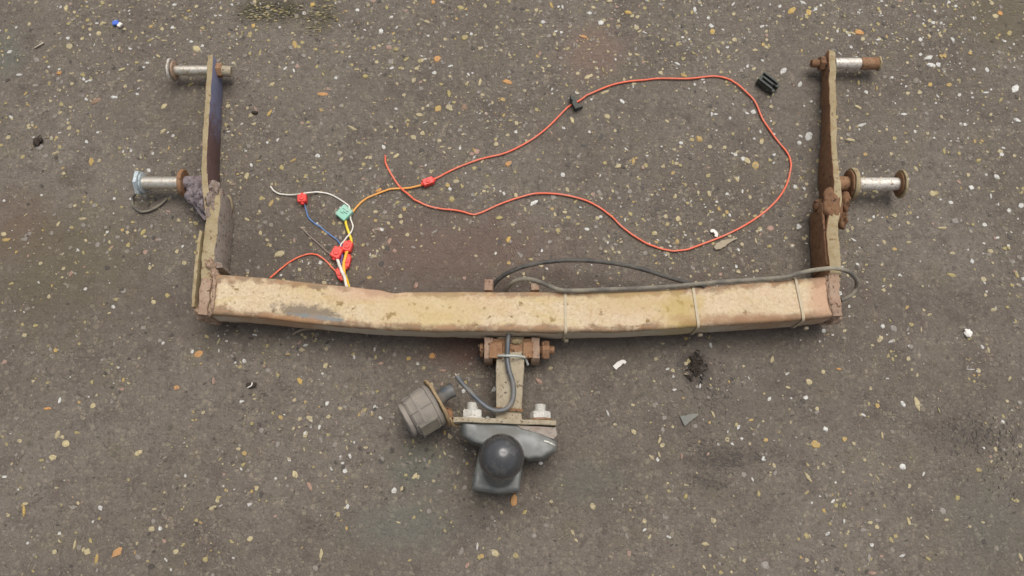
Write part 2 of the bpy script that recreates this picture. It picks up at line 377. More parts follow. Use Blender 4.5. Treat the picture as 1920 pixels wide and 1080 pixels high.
    nbump(nt, b, h, .8, .0045)
    return m
def ground_z(x, y):
    return .0012 * noise.noise(Vector((x * 6, y * 6, 1))) + .0006 * noise.noise(Vector((x * 30, y * 30, 4))) - .001
mb = MB(); xs = [-6, -3, -1.8] + [-1.2 + 2.4 * i / 160 for i in range(161)] + [1.8, 3, 6]; ys = [-6, -3, -1] + [-.4 + 1.7 * i / 114 for i in range(115)] + [2, 3.5, 6]
vv = [(x, y, ground_z(x, y)) for y in ys for x in xs]; nx = len(xs)
mb.add(vv, [[j * nx + i, j * nx + i + 1, (j + 1) * nx + i + 1, (j + 1) * nx + i] for j in range(len(ys) - 1) for i in range(nx - 1)])
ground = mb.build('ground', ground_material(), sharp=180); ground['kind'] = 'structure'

# stones set in the asphalt
STONE = {'cream': (.50, .415, .225), 'white': (.66, .64, .59), 'ochre': (.50, .33, .085), 'orange': (.58, .28, .075), 'grey': (.265, .238, .207),
         'pink': (.37, .225, .165), 'olive': (.40, .325, .115), 'brown': (.26, .15, .085), 'dark': (.062, .051, .042), 'dull': (.225, .195, .150)}
def stone_mat(k):
    m, nt, b = nmat('stone_' + k); pos = wpos(nt); c0 = STONE[k]
    n = nnoise(nt, pos, 160, 6, .65); oi = nt.nodes.new('ShaderNodeObjectInfo')
    c = nmix(nt, n, tuple(x * .6 for x in c0), tuple(min(.85, x * 1.35) for x in c0))
    if k != 'dark':
        c = nmix(nt, nmath(nt, 'MULTIPLY', oi.outputs['Random'], .35), c, (.17, .145, .12))
        c = nmix(nt, nramp(nt, nnoise(nt, pos, 330, 4, .7), [(.5, 0), (.66, .75)]), c, (.16, .135, .115))
    nt.links.new(c, b.inputs['Base Color']); b.inputs['Roughness'].default_value = .6; b.inputs['Specular IOR Level'].default_value = .4
    nbump(nt, b, n, .4, .001); return m
SM = {k: stone_mat(k) for k in STONE}
def chip_poly(n, el, rnd):
    ang = sorted(2 * math.pi * (k + rnd.uniform(-.36, .36)) / n for k in range(n))
    return [(math.cos(a) * rnd.uniform(.72, 1.12), math.sin(a) * rnd.uniform(.72, 1.12) * el) for a in ang]
SHAPES = []
for s in range(10):
    rnd = random.Random(100 + s); SHAPES.append(chip_poly(rnd.randint(6, 9), rnd.uniform(.5, .95), rnd))
STM = {}
def stone_mesh(si, k):
    if (si, k) not in STM:
        rnd = random.Random(si); pl = SHAPES[si]; n = len(pl); ox, oy = rnd.uniform(-.15, .15), rnd.uniform(-.15, .15)
        v = [(x * .95, y * .95, -1.2) for x, y in pl] + [(x, y, .25) for x, y in pl] + [(x * .72 + ox, y * .72 + oy, .8 + rnd.uniform(0, .3)) for x, y in pl] + [(ox * 1.5, oy * 1.5, 1.05)]
        f = [[r * n + i, r * n + (i + 1) % n, (r + 1) * n + (i + 1) % n, (r + 1) * n + i] for r in (0, 1) for i in range(n)] + [[2 * n + i, 2 * n + (i + 1) % n, 3 * n] for i in range(n)]
        me = bpy.data.meshes.new('stone'); me.from_pydata(v, [], f); me.materials.append(SM[k]); STM[si, k] = me
    return STM[si, k]
def stone(px, py, size_px, k, el=None, ang=None, hgt=None):
    p = P(px, py, 0); r = size_px * .5 * (P(px + 1, py).x - P(px, py).x)
    o = bpy.data.objects.new('stone', stone_mesh(random.randrange(10), k)); col.objects.link(o)
    o.parent = ground
    e = el if el else random.uniform(.7, 1.15)
    o.location = Vector((p.x, p.y, ground_z(p.x, p.y))) - ground.location
    o.rotation_euler = (random.uniform(-.06, .06), random.uniform(-.06, .06), ang if ang is not None else random.uniform(0, 6.28))
    o.scale = (r, r * e, hgt if hgt else random.uniform(.0008, .002))
ground_named = [(1612, 60, 25, 'orange', .6, 0), (820, 110, 19, 'orange', .9), (553, 83, 19, 'ochre', .9), (951, 153, 19, 'orange', .8), (604, 176, 24, 'orange', .4, 0), (1094, 68, 14, 'orange'), (812, 3, 9, 'orange'),
  (864, 14, 15, 'olive', .8), (111, 136, 13, 'orange'), (133, 138, 14, 'cream'), (180, 189, 22, 'brown', .5, .6), (505, 211, 17, 'ochre'), (822, 203, 18, 'ochre'), (870, 201, 16, 'brown'), (953, 306, 16, 'orange', .8), (1311, 260, 16, 'ochre'),
  (1188, 302, 17, 'ochre', .7, 1.5), (1160, 311, 15, 'cream'), (1211, 310, 13, 'olive'), (1401, 301, 17, 'cream'), (1416, 309, 16, 'ochre'), (1336, 58, 14, 'ochre'), (1178, 23, 17, 'ochre', .6, 0), (1416, 93, 13, 'cream'), (1034, 9, 16, 'ochre'),
  (1012, 100, 13, 'pink', .5, 1.4), (1282, 141, 15, 'ochre', .8), (1135, 172, 18, 'cream', .5, .4), (900, 153, 16, 'cream', .5, 1.4), (872, 201, 15, 'brown'), (855, 339, 15, 'cream', .7), (871, 70, 15, 'olive'), (893, 284, 16, 'pink'), (371, 664, 20, 'orange', .8, .6),
  (810, 667, 15, 'orange'), (88, 766, 16, 'orange', .6, 0), (580, 911, 19, 'pink', .55, 2.1), (220, 1035, 28, 'orange', .6, .7), (44, 958, 24, 'ochre', .45, 1.75), (963, 938, 26, 'orange', .65, 1.6), (1530, 833, 24, 'ochre', .85, .1), (1278, 856, 15, 'pink', .6, 1.5),
  (1286, 931, 11, 'olive'), (1573, 692, 12, 'orange', .5, 0), (1742, 108, 22, 'white', .55, .3), (1746, 122, 19, 'white', .5, -.3), (928, 1037, 19, 'cream'), (876, 1060, 12, 'pink', .8), (1720, 755, 32, 'cream', .38, 1.65), (1704, 978, 18, 'cream', .45, 1.8),
  (181, 1048, 20, 'ochre', .6, 1.5), (140, 1022, 22, 'cream', .4, 1.5), (163, 1034, 15, 'cream'), (602, 1038, 26, 'cream', .3, 1.5), (1516, 895, 22, 'cream', .4, 2.1), (1448, 674, 15, 'cream', .6), (122, 832, 16, 'cream'), (98, 858, 15, 'cream'), (107, 815, 18, 'cream', .5, 1.3),
  (283, 992, 14, 'cream'), (174, 761, 13, 'cream'), (400, 714, 16, 'pink', .45, 1.7), (331, 727, 13, 'orange'), (562, 714, 16, 'ochre', .7), (553, 890, 18, 'cream', .7), (778, 892, 14, 'cream'), (398, 952, 17, 'cream', .6, .6), (407, 939, 10, 'cream'), (468, 1010, 13, 'cream'),
  (259, 849, 18, 'cream', .7, .7), (714, 681, 11, 'pink'), (783, 682, 7, 'white'), (830, 695, 16, 'pink', .5, 0), (409, 640, 16, 'cream', .4, 1.2), (313, 554, 12, 'olive'), (287, 566, 13, 'cream'), (171, 303, 17, 'ochre'), (11, 449, 17, 'ochre', .7), (155, 410, 18, 'cream', .45, 0),
  (132, 513, 14, 'pink'), (48, 402, 10, 'cream'), (104, 287, 17, 'cream', .4, .5), (307, 198, 15, 'cream'), (305, 247, 16, 'cream', .5, .9), (268, 435, 15, 'olive', .5, 1), (369, 91, 18, 'cream', .7), (281, 75, 17, 'olive', .45, .6), (308, 76, 13, 'cream', .4, 0),
  (123, 15, 17, 'cream', .6), (184, 62, 11, 'cream'), (190, 44, 12, 'cream'), (18, 97, 14, 'white', .7), (68, 112, 17, 'grey'), (129, 86, 13, 'cream'), (228, 130, 20, 'cream', .35, .5), (296, 105, 12, 'cream'), (245, 170, 12, 'olive', .6), (260, 166, 8, 'white'), (213, 182, 16, 'white', .45, 0),
  (487, 98, 17, 'olive', .6), (685, 143, 13, 'olive'), (661, 240, 19, 'cream', .5, -.5), (510, 158, 12, 'cream'), (714, 58, 16, 'white', .7), (800, 40, 13, 'cream'), (670, 18, 8, 'white'), (729, 88, 14, 'pink'), (742, 92, 12, 'olive'), (762, 110, 14, 'olive'), (844, 124, 17, 'white', .35, .4),
  (842, 175, 16, 'olive', .6), (775, 150, 14, 'cream'), (797, 229, 11, 'white'), (786, 215, 16, 'cream'), (775, 257, 13, 'cream'), (1018, 40, 9, 'white'), (1209, 61, 11, 'white', .4, -.5), (1303, 18, 14, 'white', .6), (1375, 7, 11, 'white'), (1355, 80, 10, 'cream'), (1270, 120, 14, 'white', .5, -.6),
  (1194, 102, 12, 'cream'), (1102, 144, 14, 'cream', .6), (1131, 131, 14, 'olive'), (1167, 190, 14, 'white', .6), (1138, 218, 14, 'cream'), (1277, 268, 10, 'white'), (1057, 240, 9, 'white'), (1174, 280, 13, 'white', .4, -.8), (1034, 249, 10, 'pink'), (1073, 225, 17, 'cream'), (1485, 19, 20, 'ochre', .7), (1517, 22, 19, 'ochre', .7),
  (1506, 4, 15, 'white', .5), (1596, 88, 9, 'white'), (1643, 81, 9, 'white', .4, 2), (1786, 74, 12, 'white'), (1777, 6, 11, 'white', .6, 1), (1574, 100, 14, 'white', .4, -.8), (1851, 130, 12, 'white'), (1893, 62, 14, 'olive'), (1876, 24, 12, 'orange'), (1905, 165, 22, 'white', .7), (1850, 173, 13, 'white'), (1877, 187, 14, 'olive'), (1908, 225, 15, 'white', .7),
  (1610, 155, 15, 'olive', .5, 1.4), (1644, 165, 13, 'ochre', .4, 1.4), (1609, 200, 14, 'cream', .7), (1517, 256, 22, 'white', .8, 1.2), (1469, 133, 19, 'white', .5, .8), (1500, 158, 13, 'white'), (1594, 262, 18, 'cream', .6), (1616, 234, 20, 'white', .4, .3), (1695, 214, 14, 'white', .4, 0), (1718, 151, 19, 'dull', .7), (1834, 301, 14, 'olive', .6), (1771, 283, 17, 'olive', .4, 1.5),
  (1718, 316, 13, 'cream', .6), (1749, 362, 12, 'cream'), (1822, 352, 13, 'white'), (1869, 331, 13, 'white'), (1858, 368, 14, 'white', .4, 1.4), (1784, 379, 10, 'white'), (1658, 453, 11, 'cream'), (1601, 450, 15, 'white', .4, -.6), (1704, 454, 13, 'cream', .6), (1768, 427, 17, 'cream', .5, 0), (1792, 414, 15, 'grey'), (1678, 404, 13, 'cream'), (1785, 515, 19, 'olive', .5, -.3),
  (1907, 514, 17, 'olive', .8), (1743, 590, 14, 'cream', .5, .5), (1675, 616, 17, 'grey'), (1655, 612, 9, 'white'), (1728, 618, 12, 'cream', .4, 1.4), (1858, 471, 13, 'cream'), (1915, 385, 14, 'white'), (1693, 757, 15, 'white', .6), (1671, 640, 14, 'white', .5, .4), (1820, 693, 18, 'white', .35, 0), (1893, 710, 12, 'cream'), (1619, 778, 14, 'white', .4, -.5), (1761, 770, 17, 'cream', .3, 1.8), (1693, 875, 13, 'white'), (1664, 710, 10, 'white', .5, 0),
  (1548, 805, 12, 'white'), (1654, 816, 16, 'cream', .35, 1.6), (1646, 897, 16, 'cream', .35, 2), (1768, 958, 14, 'grey'), (1775, 975, 13, 'cream', .5, .2), (1693, 1042, 14, 'white', .5, .4), (1617, 995, 14, 'grey'), (1583, 978, 11, 'white', .5, 1.4), (1915, 1045, 17, 'cream', .6, 1.8), (1636, 1075, 19, 'pink', .5, 0), (1630, 1048, 17, 'grey', .4, 1.5), (1140, 775, 15, 'white', .6, 1.9), (1189, 810, 13, 'cream'), (1237, 825, 13, 'cream', .6, 1.2),
  (1222, 857, 15, 'cream', .4, -.7), (1236, 852, 13, 'cream', .5, 1.9), (1337, 776, 15, 'cream', .5, 2), (1112, 950, 15, 'cream'), (1323, 1020, 17, 'cream', .8), (1254, 1007, 11, 'white'), (1175, 1006, 13, 'grey', .6, 2), (1080, 1013, 9, 'cream'), (1074, 998, 16, 'cream', .4, 2), (1014, 868, 11, 'white'), (1552, 1001, 12, 'white', .5, .6), (1435, 1060, 17, 'grey'), (1032, 690, 11, 'cream'), (1010, 714, 17, 'pink', .6, -.7), (895, 1025, 16, 'white', .4, 1.5), (1023, 985, 14, 'grey'),
  (1000, 1005, 14, 'grey'), (898, 1046, 11, 'olive', .7), (865, 1033, 16, 'grey', .5), (1210, 475, 12, 'grey'), (1253, 475, 10, 'cream'), (1385, 468, 8, 'white'), (1270, 452, 13, 'ochre', .7), (1428, 398, 9, 'orange'), (1330, 363, 14, 'cream', .6), (1271, 410, 13, 'cream'), (1445, 428, 15, 'pink'), (1443, 462, 11, 'olive'), (1285, 346, 10, 'olive'), (1064, 356, 14, 'cream', .6), (1001, 380, 19, 'white', .6), (967, 366, 14, 'cream', .7), (936, 408, 15, 'olive', .7), (710, 357, 15, 'orange', .6), (847, 373, 14, 'olive'), (524, 476, 22, 'cream', .6, .3), (502, 459, 11, 'olive', .6, 1), (508, 380, 16, 'ochre', .6),
  (462, 330, 15, 'cream'), (550, 300, 14, 'ochre', .5, .6), (743, 292, 15, 'cream', .6), (829, 275, 13, 'cream'), (790, 312, 14, 'pink', .5, 0), (889, 282, 14, 'ochre'), (730, 453, 15, 'pink'), (700, 480, 14, 'cream', .6), (740, 470, 12, 'pink'), (815, 434, 16, 'grey', .4, .6), (780, 535, 14, 'pink', .8)]
for a in ground_named: stone(*a[:4], *(a[4:]))
# fill up to 300 separate stones
rnd = random.Random(5)
def dens(px, py):
    return .30 + .55 * max(0, (700 - py) / 700) + .5 * noise.noise(Vector((px / 160, py / 160, 3))) + .25 * (px > 1500) + .15 * (py > 900 and px < 700)
while len(ground.children) < 300:
    px, py = rnd.uniform(5, 1915), rnd.uniform(5, 1075)
    if rnd.random() > dens(px, py) or (380 < px < 1580 and 510 < py < 640) or (840 < px < 1050 and 620 < py < 925): continue
    stone(px, py, rnd.uniform(9, 15), rnd.choice(['cream', 'cream', 'dull', 'grey', 'white', 'olive', 'grey', 'ochre']))
# the countless smaller chips
keys = ['dull', 'grey', 'cream', 'white', 'olive', 'pink', 'dark', 'ochre', 'brown']; wts = [24, 17, 24, 9, 16, 3, 9, 5]
V = []; F = []; MI = []
def chip(x, y, r, el, ang, h, mi, n=6):
    pl = chip_poly(n, el, rnd); ca, sa = math.cos(ang), math.sin(ang); o = len(V); z = ground_z(x, y)
    t = [(x + (a * ca - b * sa) * r, y + (a * sa + b * ca) * r) for a, b in pl]
    tx, ty = rnd.uniform(-.25, .25), rnd.uniform(-.25, .25)
    for (a, b) in t: V.append((a, b, z - .0015))
    for (a, b), (lx, ly) in zip(t, pl): V.append((x + (a - x) * .82, y + (b - y) * .82, z + h * (1 + tx * lx + ty * ly)))
    for i in range(n): F.append((o + i, o + (i + 1) % n, o + n + (i + 1) % n, o + n + i)); MI.append(mi)
    F.append(tuple(range(o + n, o + 2 * n))); MI.append(mi)
cnt = 0
while cnt < 31000:
    x, y = rnd.uniform(-1.25, 1.25), rnd.uniform(-.35, 1.25)
    d = .20 + .54 * min(1, max(0, (y - .05) / .8)) + .75 * noise.noise(Vector((x * 5, y * 5, 7))) + .4 * noise.noise(Vector((x * 17, y * 17, 2)))
    if rnd.random() > d: continue
    cnt += 1
    r = .0009 + .0048 * rnd.random() ** 2.8
    k = rnd.choices(range(8), wts)[0]
    if x > .3 and y > .25 and rnd.random() < .16: k = rnd.choice((3, 3, 2)); r *= 1.15
    if k == 6: r *= 1.2
    chip(x, y, r, rnd.uniform(.35, 1), rnd.uniform(0, 6.28), rnd.uniform(.0002, .0011), k, rnd.choice((5, 6, 7)))
for cx, cy, sx, sy, n in ((500, 22, 45, 17, 210), (600, 18, 26, 22, 110), (595, 55, 16, 8, 25)):      # flaky straw-like patch
    for i in range(n):
        p = P(rnd.gauss(cx, sx * .6), rnd.gauss(cy, sy * .6)); chip(p.x, p.y, rnd.uniform(.0015, .0055), rnd.uniform(.12, .3), rnd.gauss(.05, .25), .0012, rnd.choice((0, 2, 4, 4, 6, 6, 0)), 6)
for cx, cy, sx, sy, an, n in ((1360, 858, 30, 12, -.15, 190), (1330, 905, 22, 10, -.5, 70), (1310, 840, 14, 10, .2, 50), (1820, 815, 40, 20, 1.3, 190), (1890, 850, 30, 60, 1.3, 80), (1330, 740, 18, 36, -1.1, 100), (1440, 690, 60, 50, .2, 40), (585, 985, 12, 8, 0, 16), (70, 265, 10, 8, 0, 14),
                              (480, 740, 60, 30, .4, 30), (700, 880, 90, 60, .5, 60), (1480, 850, 60, 60, .4, 60), (1090, 790, 30, 20, .5, 30), (900, 665, 30, 14, 0, 26), (420, 900, 200, 120, .6, 120), (1250, 1000, 160, 60, .3, 60), (830, 830, 50, 40, .2, 50)):
    for i in range(n):                                                   # crumbs of dark dirt and scratches
        p = P(rnd.gauss(cx, sx), rnd.gauss(cy, sy)); chip(p.x, p.y, rnd.uniform(.0012, .0045), rnd.uniform(.15, .5), rnd.gauss(an, .45), rnd.uniform(.0003, .0012), 6, 6)
for i in range(420):                                                     # rust flakes shed round the bar
    q = rnd.choice(((rnd.uniform(370, 1580), rnd.gauss(575, 60)), (rnd.gauss(400, 28), rnd.uniform(110, 560)), (rnd.gauss(1560, 28), rnd.uniform(110, 560)), (rnd.gauss(900, 70), rnd.gauss(700, 50))))
    p = P(*q); chip(p.x, p.y, rnd.uniform(.0008, .0028), rnd.uniform(.3, .8), rnd.uniform(0, 6.28), rnd.uniform(.0004, .0014), 8, 5)
me = bpy.data.meshes.new('stone_chips'); me.from_pydata(V, [], F)
for k in keys: me.materials.append(SM[k])
me.polygons.foreach_set('material_index', MI)
chips = bpy.data.objects.new('stone_chips', me); col.objects.link(chips); chips['kind'] = 'stuff'; attach(chips, ground)

# ------------------------------------------------------------------ the tow bar
bar = thing('tow_bar', P(960, 580, 0), 'rusty steel tow bar with tan cross beam, two side arms and black ball', 'tow bar')
# cross beam: lofted box section, rear and front top edges read from the picture at the height of its top face
ZT, ZB = .076, .022
rear = [(385, 512), (480, 518), (560, 526), (640, 534), (700, 541), (745, 546), (820, 546.5), (900, 546), (1060, 546), (1200, 544), (1300, 538), (1420, 528.5), (1500, 521.5), (1562, 515)]
front = [(383, 588), (478, 594), (558, 602), (640, 611), (700, 615), (745, 618), (820, 620), (900, 621), (1060, 622), (1200, 619), (1305, 612), (1425, 605), (1505, 599), (1568, 592)]
R_ = crom(PL(rear, ZT), 8); F_ = crom(PL(front, ZT), 8)
def beam_ring(a, b, zt=ZT, zb=ZB, off=0.0, bev=.006, k=4):
    s = (b - a); hw = s.length / 2 + off; s.normalize(); c = (a + b) / 2
    return rect_ring(c, s, hw, zb - off, zt + off, bev + off, k)
rings_ = []
for i, (a, b) in enumerate(zip(R_, F_)):
    ring = beam_ring(a, b); out = []
    for k in range(len(ring)):                                     # extra points along the faces so that dents show
        p, q = ring[k], ring[(k + 1) % len(ring)]; out.append(p)
        if (q - p).length > .02:
            for j in range(1, 8): out.append(p.lerp(q, j / 8))
    rings_.append(out)
mb = MB(); mb.rings(rings_)
for p in mb.v:
    p.z += .0009 * noise.noise(p * 16) + .0004 * noise.noise(p * 55) - (.0035 * math.exp(-((p.x - P(575, 590, ZT).x) / .05) ** 2 - ((p.y - P(575, 592, ZT).y) / .011) ** 2) if p.z > .06 else 0)
    p.y += .0010 * noise.noise(p * 22 + Vector((5, 5, 5))) + .0005 * noise.noise(p * 70)
    d = math.exp(-((p.x - P(738, 546, ZT).x) / .012) ** 2); p.y -= .0025 * d if p.y > (P(738, 570, ZT).y) else 0
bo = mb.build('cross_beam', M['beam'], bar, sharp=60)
nr = len(rings_[0]); corner = [sum(1 for q in beam_ring(R_[40], F_[40]) if (q - p).length < 1e-5) for p in rings_[40]]
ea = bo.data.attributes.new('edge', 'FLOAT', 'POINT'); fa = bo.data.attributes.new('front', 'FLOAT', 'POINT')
for i in range(len(bo.data.vertices)):
    u = i % nr; st = i // nr; ring = rings_[st] if st < len(rings_) else None
    z_ = ring[u].z; e_ = 1 - min(1, abs(min((u - k0 + nr) % nr if False else min((u - k0) % nr, (k0 - u) % nr) for k0 in range(nr) if corner[k0])) / 2.0)
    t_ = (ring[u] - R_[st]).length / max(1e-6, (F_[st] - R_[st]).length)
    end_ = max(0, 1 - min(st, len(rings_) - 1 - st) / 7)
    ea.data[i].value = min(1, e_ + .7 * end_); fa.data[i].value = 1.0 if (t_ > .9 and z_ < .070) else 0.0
# weld beads where the beam meets the arms
def bead(pts, r, mat, seed=0, name='weld_bead'):
    mb = MB(); tube(mb, pts, lambda t: r * (1 + .35 * noise.noise(Vector((t * 9, seed, 0)))), 8, 8); mb.rough(r * .55, 190, seed); return mb.build(name, mat, bar, sharp=80)
bead(PL([(401, 505, .07), (402, 530, .078), (400, 560, .078), (394, 588, .075), (388, 597, .05)]), .003, M['pinkrust'], 1)
bead(PL([(1549, 518, .0735), (1553, 545, .0765), (1559, 580, .0755), (1563, 598, .06)]), .0028, M['pinkrust'], 2)
mb = MB(); plate(mb, [(1563, 512, .014, .079, .017), (1565, 540, .012, .081, .018), (1569, 575, .012, .080, .017), (1571, 592, .016, .076, .014)], bev=.002, n=8); mb.rough(.0018, 75, 17); mb.build('end_plate', M['pinkrust'], bar, sharp=60)
mb = MB(); plate(mb, [(386.5, 522, .010, .081, .0175), (383, 552, .010, .083, .0165), (378.5, 590, .014, .081, .0145)], bev=.002, n=10); mb.rough(.0020, 80, 27); mb.build('end_plate', M['pinkrust'], bar, sharp=60)
mb = MB(); lump(mb, P(386, 592, .05), .013, .009, .018, .5, 110, seed=3); lump(mb, P(394, 599, .03), .010, .007, .012, .6, 130, seed=5); lump(mb, P(372, 584, .062), .006, .006, .008, .4, 130, seed=8)
mb.build('weld_lump', M['pinkrust'], bar, sharp=70)
mb = MB(); lump(mb, P(1561, 597, .045), .012, .008, .016, .5, 110, seed=13); lump(mb, P(1548, 603, .03), .008, .006, .010, .5, 110, seed=23)
mb.build('weld_lump', M['pinkrust'], bar, sharp=70)

# ---- arm with the blue painted face
mb = MB(); mid = .012
plate(mb, [(394, 103, .020, .034, .0095), (394, 110, .008, .046, .0095), (393, 124, .003, .053, .0095), (391, 160, .002, .056, .009), (388.5, 200, .001, .056, .009), (385.5, 250, .001, .058, .009), (383, 300, .001, .060, .009), (384, 340, .001, .062, .010), (388, 375, .001, .064, .011), (394, 412, .001, .066, .012)], side=(RIGHT_FACES, 1))
mb.rough(.0013, 50, 1); mb.build('arm_plate', [M['edge'], M['armblue']], bar)
mb = MB()
plate(mb, [(406, 352, .018, .036, .012), (405, 360, .006, .056, .015), (401, 385, .002, .066, .019), (396.5, 425, .001, .069, .020), (392, 460, .001, .070, .020), (388, 505, .002, .075, .018), (386.5, 524, .006, .076, .016)], side=(RIGHT_FACES, 1))
mb.rough(.0022, 60, 2); mb.build('arm_plate', [M['edge'], M['greyplate']], bar)
mb = MB(); plate(mb, [(375.5, 432, .004, .066, .005), (371, 470, .002, .070, .0055), (366, 515, .002, .073, .0055), (361.5, 575, .004, .074, .005)], bev=.001); mb.rough(.0012, 80, 3)
mb.build('outer_strip', M['edge'], bar)
mb = MB(); plate(mb, [(358, 372, .004, .036, .006), (371, 392, .004, .040, .006), (386, 412, .004, .046, .006)], bev=.001); mb.rough(.001, 90, 4)
mb.build('gusset', M['purple'], bar)
mb = MB(); lump(mb, P(366, 365, .030), .013, .016, .017, .55, 90, seed=2); lump(mb, P(380, 370, .040), .012, .018, .018, .55, 90, seed=4); lump(mb, P(385, 390, .04), .008, .012, .016, .5, 100, seed=6)
mb.build('weld_lump', M['purple'], bar, sharp=80)
mb = MB(); tube(mb, PL([(428, 368, .004), (432, 385, .005), (430, 402, .004), (426, 425, .003)]), .0042, 8); mb.rough(.001, 120, 3); mb.build('weld_bead', M['edge'], bar, sharp=80)
mb = MB()
for (px_, py_, z_, a_, b_, c_, sd3) in ((402, 354, .048, .010, .012, .014, 41), (409, 366, .046, .009, .013, .016, 43), (396, 378, .058, .009, .016, .012, 45), (404, 392, .058, .008, .012, .010, 47), (392, 402, .060, .006, .012, .010, 49)):
    lump(mb, P(px_, py_, z_), a_, b_, c_, .4, 150, seed=sd3)
mb.build('weld_lump', M['armcrust'], bar, sharp=80)
mb = MB(); obox(mb, P(413, 507, .045), (1, .1), .010, .0025, .02); obox(mb, P(412, 501, .043), (1, .1), .009, .0022, .018); mb.rough(.0012, 90, 5); mb.build('shim', M['greyplate'], bar)
mb = MB(); lump(mb, P(396, 498, .068), .006, .012, .012, .6, 110, seed=31); lump(mb, P(402, 515, .074), .007, .008, .007, .6, 110, seed=33); mb.build('weld_lump', M['pinkrust'], bar, sharp=80)

# ---- the brown arm
mb = MB()
plate(mb, [(1559, 94, .016, .026, .011), (1560, 99, .009, .036, .012), (1560.5, 112, .006, .041, .0125), (1561, 150, .007, .042, .0125), (1562, 200, .006, .044, .012), (1563, 240, .005, .048, .0115), (1564, 290, .003, .058, .0105), (1567, 322, .002, .063, .0105), (1571, 348, .002, .066, .012), (1569, 380, .002, .066, .016), (1562, 415, .002, .067, .018), (1561, 440, .002, .068, .019), (1566, 495, .003, .071, .019), (1566.5, 516, .006, .072, .018)],
      side=(LEFT_FACES, 1))
mb.rough(.0016, 55, 7); mb.build('arm_plate', [M['edge'], M['brown']], bar)
mb = MB(); lump(mb, P(1561, 384, .058), .015, .031, .011, .22, 190, seed=12); lump(mb, P(1548, 400, .050), .010, .018, .018, .4, 90, seed=15); lump(mb, P(1578, 382, .028), .011, .018, .022, .5, 100, seed=14); lump(mb, P(1574, 412, .03), .009, .014, .02, .5, 100, seed=18)
mb.build('weld_lump', M['brown'], bar, sharp=80)
mb = MB(); a = P(1534, 386, .036); ax = Vector((1, 0, 0)); lathe(mb, a - ax * .007, a + ax * .012, [(0, .006), (.1, .0095), (.45, .0115), (.5, .0115), (1, .0115)], 20); mb.rough(.0012, 120, 4); mb.build('bolt_head', M['brown'], bar)
mb = MB(); plate(mb, [(1543, 380, .003, .058, .004), (1545, 420, .003, .062, .004), (1553, 497, .003, .066, .004)]); mb.rough(.0012, 80, 9); mb.build('inner_strip', M['brown'], bar)

# ---- side pins: stud, spacer tube, washers and nuts
X = Vector((1, 0, 0))
def pin(parts, name='mounting_pin'):
    """first item is the tube itself, the others its sub-parts"""
    root = None
    for nm, mat, mbx in parts:
        o = mbx.build(nm, mat, bar if root is None else root, sharp=40)
        if root is None: root = o
    return root
def cyl(a, b, r, seg=28, bev=.0008):
    mb = MB(); L = (b - a).length; lathe(mb, a, b, [(0, r - bev), (bev / L, r), (.25, r), (.5, r), (.75, r), (1 - bev / L, r), (1, r - bev)], seg); return mb
def washer(c, r, th, dish=0.0, seg=36, ax=X):
    mb = MB(); ax = ax.normalized() * th / 2
    lathe(mb, c - ax, c + ax, [(0, .001), (0 + dish, r * .45), (.0, r - .001), (.2, r), (.8, r), (1, r - .001), (1 - dish, r * .5), (1, .001)], seg); mb.rough(.0007, 130, c.x); return mb
def hexnut(c, r, th, ax=X, ph=0):
    mb = MB(); a = ax.normalized() * th / 2
    lathe(mb, c - a, c + a, [(0, r * .86), (.14, r), (.86, r), (1, r * .86)], 6, phase=ph); mb.rough(.0004, 150, c.y); return mb
# upper pin of the blue arm
z = .028; a, b = P(324, 132, z), P(392, 132, z); b.y = a.y
pin([('mounting_pin', M['steel'], cyl(a, b, .0085)), ('washer', M['steel_dull'], washer(a - X * .002, .0205, .004, .2)), ('washer', M['pinkrust'], washer(a + X * .003, .0165, .0035)),
     ('nut', M['orange_rust'], hexnut(Vector((P(412, 131, z).x, a.y, z)), .0125, .011, ph=.3)), ('stud_end', M['neck'], cyl(Vector((P(410, 131, z).x, a.y, z)), Vector((P(433, 131, z).x, a.y - .001, z - .003)), .0092))])
def thread(a, b, rr, parent, mat, n=9):
    mb = MB()
    for k in range(n):
        c_ = a.lerp(b, (k + .5) / n); d_ = (b - a).normalized() * ((b - a).length / n * .42)
        lathe(mb, c_ - d_, c_ + d_, [(0, rr), (.5, rr + .0009), (1, rr)], 20)
    return mb.build('thread', mat, parent)
# lower pin of the blue arm
z = .032; a, b = P(264, 343, z), P(342, 343, z); b.y = a.y
pin([('mounting_pin', M['steel'], cyl(a, b, .0105)), ('nut', M['zinc_blue'], hexnut(a - X * .0015, .0215, .0075, ph=.2)), ('washer', M['zinc_blue'], washer(a + X * .004, .017, .003)), ('washer', M['orange_rust'], washer(b + X * .002, .0225, .0065)),
     ('boss', M['purple'], cyl(b + X * .005, b + X * .042, .0115))])
# upper pin of the brown arm
z = .026; a, b = P(1564, 119, z), P(1613, 119, z); b.y = a.y; e = Vector((P(1650, 118, z).x, a.y, z))
pin([('mounting_pin', M['steel_dull'], cyl(a, b, .0095)), ('rusted_end', M['orange_rust'], cyl(b, e, .0105)), ('washer', M['edge'], washer(e - X * .003, .0125, .004)), ('nut', M['brown'], hexnut(Vector((P(1541, 120, z).x, a.y, z)), .0125, .010, ph=.1)),
     ('stud_end', M['brown'], cyl(Vector((P(1521, 121, z).x, a.y, z)), Vector((P(1545, 120, z).x, a.y, z)), .0068))])
